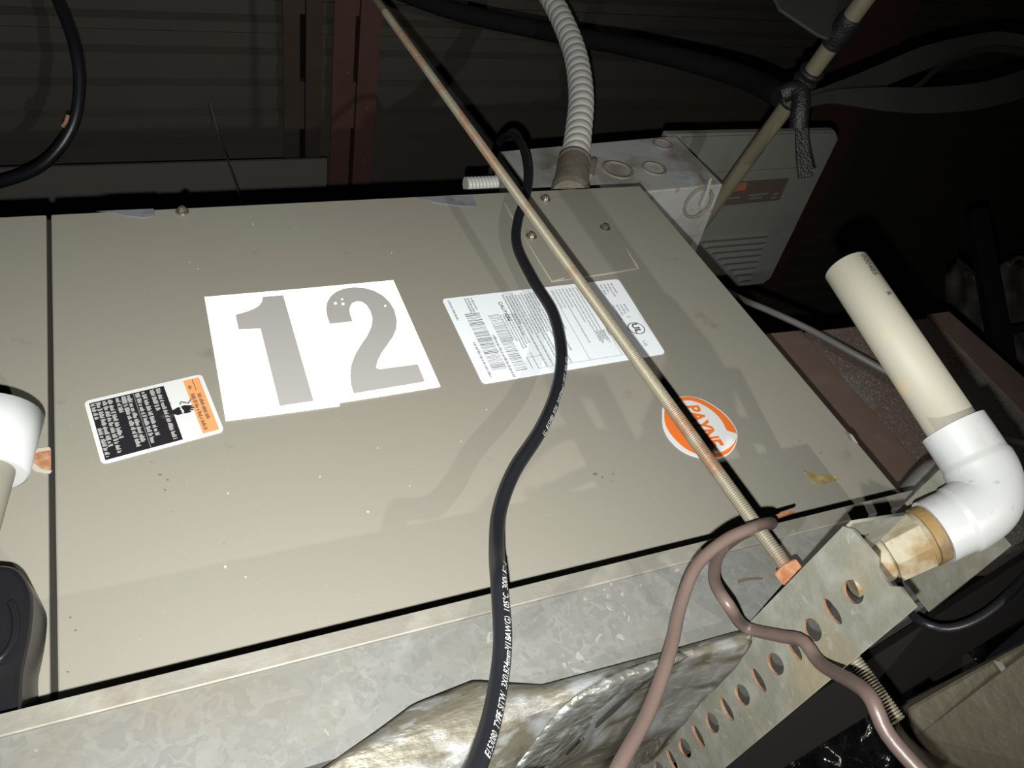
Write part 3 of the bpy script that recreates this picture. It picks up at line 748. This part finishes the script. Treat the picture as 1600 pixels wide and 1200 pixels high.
hexa('raised_strip', [onbox(p, .003) for p in ((1112, 273), (1277, 262), (1279, 259), (1110, 269))], [onbox(p, 0) for p in ((1112, 273), (1277, 262), (1279, 259), (1110, 269))], 'boxgrey', cbx)
hexa('raised_strip', [onbox(p, .003) for p in ((1064, 213), (1304, 206), (1301, 215), (1072, 222))], [onbox(p, 0) for p in ((1064, 213), (1304, 206), (1301, 215), (1072, 222))], 'boxgrey', cbx)
npq = [(1135, 285), (1232, 278), (1217, 312), (1118, 322)]
npl = hexa('nameplate', [onbox(p, .0015) for p in npq], [onbox(p, 0) for p in npq], 'nameplate', cbx)
oq = [(1135, 286), (1167, 284), (1163, 296), (1130, 300)]
hexa('orange_mark', [onbox(p, .0022) for p in oq], [onbox(p, .0014) for p in oq], 'orange_dull', npl)
for aa, bb_ in (((1127, 309), (1155, 306)), ((1170, 303), (1200, 300)), ((1170, 308), (1190, 306)), ((1208, 301), (1216, 300)), ((1204, 307), (1212, 306))):
    lq = [aa, bb_, (bb_[0] - 1, bb_[1] + 2.5), (aa[0] - 1, aa[1] + 2.5)]
    hexa('printed_line', [onbox(p, .0022) for p in lq], [onbox(p, .0014) for p in lq], 'inkgrey', npl)
for k in range(8):
    t = k / 7; y = 371 + 62 * t
    xa = 1090 + 62 * t + 4; xb = 1206 - 25 * t - 6
    sl_ = -.058
    lo = [onbox((xa, y), 0), onbox((xb, y + sl_ * (xb - xa)), 0)]
    A_ = lo[0]; B_ = Vector((lo[1].x, lo[0].y, ZG))
    vv = [A_, B_, B_ + Vector((0, .012, 0)), A_ + Vector((0, .012, 0)), A_ + Vector((.003, .003, -.006)), B_ + Vector((-.003, .003, -.006))]
    fixn(obj('louvre', vv, [(0, 1, 2, 3), (0, 4, 5, 1), (4, 3, 2, 5), (0, 3, 4), (1, 5, 2)], 'boxgrey', cbx))

# ---------------------------------------------------------------- khaki conduit with tied straps
ca, cb_ = PD(1066, 391, 1.19), PD(1395, -62, .78)
km = thing('metal_conduit', 'khaki metal conduit slanting down behind the unit', 'conduit', ca)
cyl('tube', ca, cb_, .0093, .0093, 'emt', km, 24)
def onc(t, side=0, dep=0): return ca.lerp(cb_, t) + RIGHT * side - FWD * dep
cd = (cb_ - ca).normalized()
def tpx(px, py):
    best = None
    for k in range(401):
        p = ca.lerp(cb_, k / 400); d_ = p - CAM; z = d_.dot(FWD); x = 800 + F * d_.dot(RIGHT) / z; y = 600 + F * d_.dot(DOWN) / z
        e = (x - px) ** 2 + (y - py) ** 2
        if best is None or e < best[0]: best = (e, k / 400)
    return best[1]
def tdepth(t): return (ca.lerp(cb_, t) - CAM).dot(FWD)
t1, t2 = tpx(1225, 155), tpx(1265, 105); dk = tdepth((t1 + t2) / 2)
ss = thing('tied_strap', 'black tape knotted round the conduit with two ribbon ends', 'strap', ca.lerp(cb_, t1))
wr = resample([ca.lerp(cb_, t1), ca.lerp(cb_, t2)], .003)
tube('wrap', wr, [.0125 + .0025 * noise.noise(p * 90) + .002 * math.sin(i * 1.3) for i, p in enumerate(wr)], 'strap', ss, 16)
def ribbon(name, pts, wd, mt, parent, th=.002, twist=None):
    pp = catmull(pts, 8); n = len(pp); v = []; f = []
    for i, p in enumerate(pp):
        t = (pp[min(i + 1, n - 1)] - pp[max(i - 1, 0)]).normalized(); s = t.cross(FWD).normalized()
        a = twist[0] + (twist[1] - twist[0]) * i / (n - 1) if twist else 0
        nn = t.cross(s); s2 = s * math.cos(a) + nn * math.sin(a); n2 = t.cross(s2)
        w2 = wd[min(int(i / n * len(wd)), len(wd) - 1)] if isinstance(wd, (list, tuple)) else wd
        if isinstance(wd, (list, tuple)):
            q_ = i / (n - 1) * (len(wd) - 1); j = min(int(q_), len(wd) - 2); w2 = wd[j] + (wd[j + 1] - wd[j]) * (q_ - j)
        for sa, sb in ((-1, -1), (1, -1), (1, 1), (-1, 1)): v.append(p + s2 * w2 / 2 * sa + n2 * th / 2 * sb)
    for i in range(n - 1):
        for k in range(4):
            a = i * 4 + k; b = i * 4 + (k + 1) % 4; f.append((a, b, b + 4, a + 4))
    f += [(0, 1, 2, 3), tuple(range(4 * n - 4, 4 * n))]
    return fixn(obj(name, v, f, mt, parent, False))
kn = [PD(1222, 148, dk - .02), PD(1240, 140, dk - .025), PD(1252, 150, dk - .03), PD(1250, 175, dk - .03), PD(1248, 200, dk - .025)]
tube('knot', catmull(kn, 6), [.010 + .003 * noise.noise(Vector((i, 3, 1))) for i in range(25)], 'strap', ss, 12)
ribbon('strap_tail', [PD(1250, 165, dk - .03), PD(1252, 200, dk - .03), PD(1254, 240, dk - .028), PD(1260, 277, dk - .026)], [.014, .012, .014, .017], 'strap', ss, .004)
ribbon('strap_loop', [PD(1250, 155, dk - .03), PD(1290, 143, dk - .02), PD(1360, 125, dk), PD(1440, 92, dk + .01), PD(1520, 70, dk + .02), PD(1570, 62, dk + .02), PD(1640, 82, dk + .02)], [.008, .010, .024, .026, .022, .016, .02], 'strapgrey', ss, .002, (.1, .7))
ribbon('strap_loop', [PD(1252, 165, dk - .03), PD(1300, 152, dk - .03), PD(1380, 155, dk - .03), PD(1450, 157, dk - .02), PD(1540, 148, dk - .01), PD(1640, 118, dk)], [.008, .014, .026, .028, .028, .03], 'strapgrey', ss, .002, (-.2, .2))
ribbon('strap_edge', [PD(1395, 147, dk + .002), PD(1430, 138, dk), PD(1460, 112, dk + .005), PD(1500, 88, dk + .01), PD(1560, 76, dk + .012), PD(1640, 90, dk + .015)], [.004, .008, .006, .005, .008, .01], 'strapgrey', ss, .002, (.9, 1.2))
# foam sleeve above
t3, t4 = tpx(1300, 70), tpx(1332, 25); dk2 = tdepth(t4)
fs = thing('foam_sleeve', 'black foam insulation wedge taped to the upper conduit', 'insulation', ca.lerp(cb_, t3))
wr = resample([ca.lerp(cb_, t3), ca.lerp(cb_, t4)], .003)
tube('tape_wrap', wr, [.0115 + .0015 * noise.noise(p * 120) for p in wr], 'strap', fs, 16)
wq = [(1192, -30), (1345, -30), (1322, 22), (1296, 66), (1275, 58), (1215, 18)]
hexa('foam_wedge', [PD(x, y, dk2 + .012) for x, y in wq], [PD(x, y, dk2 + .04) for x, y in wq], 'strapgrey', fs, .004)
# dark hose between the strap and the roof
hs = thing('black_hose', 'slack black hose running from the knotted tape up to the roof', 'hose', PD(1215, 145, dk + .05))
tube('hose', resample(catmull([PD(1222, 150, dk + .03), PD(1150, 112, dk + .12), PD(1000, 70, dk + .25), PD(860, 45, dk + .35), PD(700, 12, dk + .4), PD(560, -40, dk + .42)], 10), .02), [.012] * 400, 'blackmatte', hs, 12) if False else tube('hose', resample(catmull([PD(1222, 150, dk + .03), PD(1150, 116, dk + .12), PD(1000, 76, dk + .25), PD(860, 50, dk + .35), PD(700, 14, dk + .4), PD(560, -40, dk + .42)], 10), .02), .014, 'blackmatte', hs, 12)

# ---------------------------------------------------------------- plenum at the right end of the unit
YP = .10
pz = PY(1210, 519, YP).z; px1 = PY(1482, 492, YP).x; pzb = .20
pz1 = PY(1480, 492, YP).z
pn = thing('duct_plenum', 'brown spangled metal duct joined to the right end of the unit', 'duct', (XR + .2, YP + .15, pzb))
front = [Vector((XR, YP, pzb)), Vector((px1 + .01, YP, pzb)), Vector((px1, YP, pz1)), Vector((XR, YP, pz))]
hexa('duct_body', front, [p + Vector((0, .35, 0)) for p in front], 'plenum', pn, .003)
fb = [Vector((px1 - .055, YP - .003, pzb)), Vector((px1 + .012, YP - .003, pzb)), Vector((px1 + .002, YP - .003, pz1 + .003)), Vector((px1 - .034, YP - .003, pz1 + .003))]
hexa('corner_flange', fb, [p + Vector((0, .006, 0)) for p in fb], 'plenum_edge', pn, .001)
fb = [Vector((XR, YP - .002, pzb)), Vector((PY(1262, 520, YP).x - .01, YP - .002, pzb)), Vector((PY(1250, 516, YP).x, YP - .002, pz - .004)), Vector((XR, YP - .002, pz + .003))]
hexa('corner_flange', fb, [p + Vector((0, .005, 0)) for p in fb], 'plenum_edge', pn, .001)
# lumpy sealant and hose at the plenum foot
lm = thing('grey_hose', 'short grey hose beside the white elbow under the brown duct', 'hose', PY(1430, 750, .02))
tube('hose', catmull([PY(1420, 775, .0), PY(1440, 752, -.01), PY(1462, 735, -.02), PY(1500, 728, -.02)], 6), .009, 'greycable', lm, 12)
gc = thing('grey_cable', 'thin grey cable sagging in front of the brown duct', 'cable', PY(1340, 560, .05))
tube('cable', resample(catmull([PY(1120, 448, .16), PY(1165, 470, .09), PY(1205, 487, .075), PY(1265, 515, .068), PY(1340, 556, .062), PY(1440, 612, .062), PY(1545, 672, .06), PY(1590, 690, .05), PY(1680, 720, .04)], 8), .006), .0036, 'greycable', gc, 10)

# ---------------------------------------------------------------- lower right: duct end, film, bars, cables
de = thing('duct_end', 'dull metal duct end with rounded corner and dark rim below the slotted angle', 'duct', PD(1560, 1120, .47))
o1 = [(1416, 1106), (1500, 1058), (1600, 1004), (1740, 930), (1820, 1100), (1740, 1260), (1600, 1240), (1510, 1203), (1455, 1178), (1425, 1142)]
o2 = [(1398, 1104), (1500, 1052), (1602, 1000), (1750, 922), (1850, 1100), (1760, 1300), (1600, 1275), (1495, 1232), (1437, 1205), (1402, 1155)]
def dd(x): return .50 - (x - 1400) * .00022
pa = catmull([PD(x, y, dd(x)) for x, y in o1] + [PD(o1[0][0], o1[0][1], dd(o1[0][0]))], 4)[:-1]
pb = [p + (p - CAM).normalized() * .03 for p in pa]
hexa('end_plate', pa, pb, 'ducttin', de, .002)
pa = catmull([PD(x, y, dd(x) + .006) for x, y in o2] + [PD(o2[0][0], o2[0][1], dd(o2[0][0]) + .006)], 4)[:-1]
pb = [p + (p - CAM).normalized() * .02 for p in pa]
hexa('rim', pa, pb, 'ductrim', de, .002)
scq = [PD(x, y, dd(x) - .002) for x, y in ((1552, 1032), (1565, 1034), (1604, 1092), (1601, 1100))]
hexa('crease_highlight', scq, [p + (p - CAM).normalized() * .003 for p in scq], 'galv_worn', de)  # pale sliver: highlight streak along the crease, put in as colour
v = []; f = []; nx, ny = 46, 40
for i in range(nx + 1):
    for j in range(ny + 1):
        x = 1120 + 420 * i / nx; y = 900 + 420 * j / ny
        dpt = .62 + .05 * noise.noise(Vector((x * .012, y * .012, 0))) + .022 * noise.noise(Vector((x * .04, y * .03, 4))) + .008 * noise.noise(Vector((x * .1, y * .07, 8))) + max(0, (1010 - y)) * .0006
        v.append(PD(x, y, dpt))
for i in range(nx):
    for j in range(ny):
        a = i * (ny + 1) + j; f.append((a, a + 1, a + ny + 2, a + ny + 1))
pf = obj('plastic_film', v, f, 'bag', None, True); tag(pf, 'crumpled glossy black plastic film below the slotted angle', 'plastic film')
sl = pf.modifiers.new('solid', 'SOLIDIFY'); sl.thickness = .001
def bar(name, a, b, wd, hd, mt, label, cat):
    a = Vector(a); b = Vector(b); t = (b - a).normalized(); s = t.cross(FWD).normalized() * wd / 2; n = t.cross(s).normalized() * hd / 2
    o = hexa(name, [a + s + n, a - s + n, a - s - n, a + s - n], [b + s + n, b - s + n, b - s - n, b + s - n], mt, None, .001); tag(o, label, cat); return o
bar('support_bar', PD(1050, 1262, .56), PD(1680, 862, .50), .030, .01, 'darksteel', 'dark steel bar running parallel below the slotted angle', 'bar')
bar('cross_bar', PD(1380, 935, .58), PD(1520, 1080, .56), .030, .01, 'darksteel', 'short dark steel bar crossing behind the parallel bar', 'bar')
kc = thing('black_cable', 'thin black cable looping beside the metal duct end', 'cable', PD(1470, 980, .48))
tube('cable', resample(catmull([PD(1640, 860, .50), PD(1580, 925, .48), PD(1530, 965, .475), PD(1480, 982, .475), PD(1440, 972, .48), PD(1415, 950, .5)], 8), .005), .0026, 'rubber', kc, 10)
# torn duct wrap far right
v = []; f = []; n = 24
for i in range(n + 1):
    for j in range(n + 1):
        x = 1495 + 260 * i / n; y = 395 + 330 * j / n + (40 - 60 * i / n if j == 0 else 0) + 22 * noise.noise(Vector((i * .35, j * .3, 2)))
        v.append(PD(x, y, 1.55 + .12 * noise.noise(Vector((i * .2, j * .2, 0))) + .04 * noise.noise(Vector((i * .6, j * .5, 7)))))
for i in range(n):
    for j in range(n):
        a = i * (n + 1) + j; f.append((a, a + 1, a + n + 2, a + n + 1))
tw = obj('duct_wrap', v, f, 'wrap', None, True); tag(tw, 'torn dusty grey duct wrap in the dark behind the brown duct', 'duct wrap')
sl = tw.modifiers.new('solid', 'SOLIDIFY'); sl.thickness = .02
bar('black_brace', PD(1525, 330, 1.30), PD(1580, 640, 1.22), .028, .02, 'blackmatte', 'black upright brace in front of the torn duct wrap', 'brace')
bar('black_strut', PD(1545, 520, 1.28), PD(1700, 500, 1.28), .012, .012, 'blackmatte', 'thin black strut branching from the upright brace', 'brace')

# ---------------------------------------------------------------- cable and wire under the roof, upper left
hc = thing('hanging_cable', 'thick black cable hanging in a curve under the roof joists', 'cable', PD(100, 120, 1.2))
tube('cable', resample(catmull([PD(60, -60, 1.25), PD(90, 0, 1.22), PD(116, 70, 1.2), PD(124, 135, 1.2), PD(112, 200, 1.2), PD(70, 255, 1.2), PD(10, 282, 1.2), PD(-60, 295, 1.2)], 8), .01), .0085, 'rubber', hc, 12)
bit = catmull([PD(98, 198, 1.185), PD(103, 190, 1.183), PD(106, 180, 1.183)], 4)
tube('frayed_tape', bit, .0028, 'terminal', hc, 8)
hw = thing('thin_wire', 'thin bare wire hanging down from the roof deck', 'wire', PD(350, 240, 1.5))
tube('wire', resample(catmull([PX((328, 160), 2, ZC), PD(345, 220, 1.6), PD(360, 262, 1.5), PD(374, 305, 1.4), PD(380, 335, 1.35)], 6), .02), .0018, 'greycable', hw, 8)
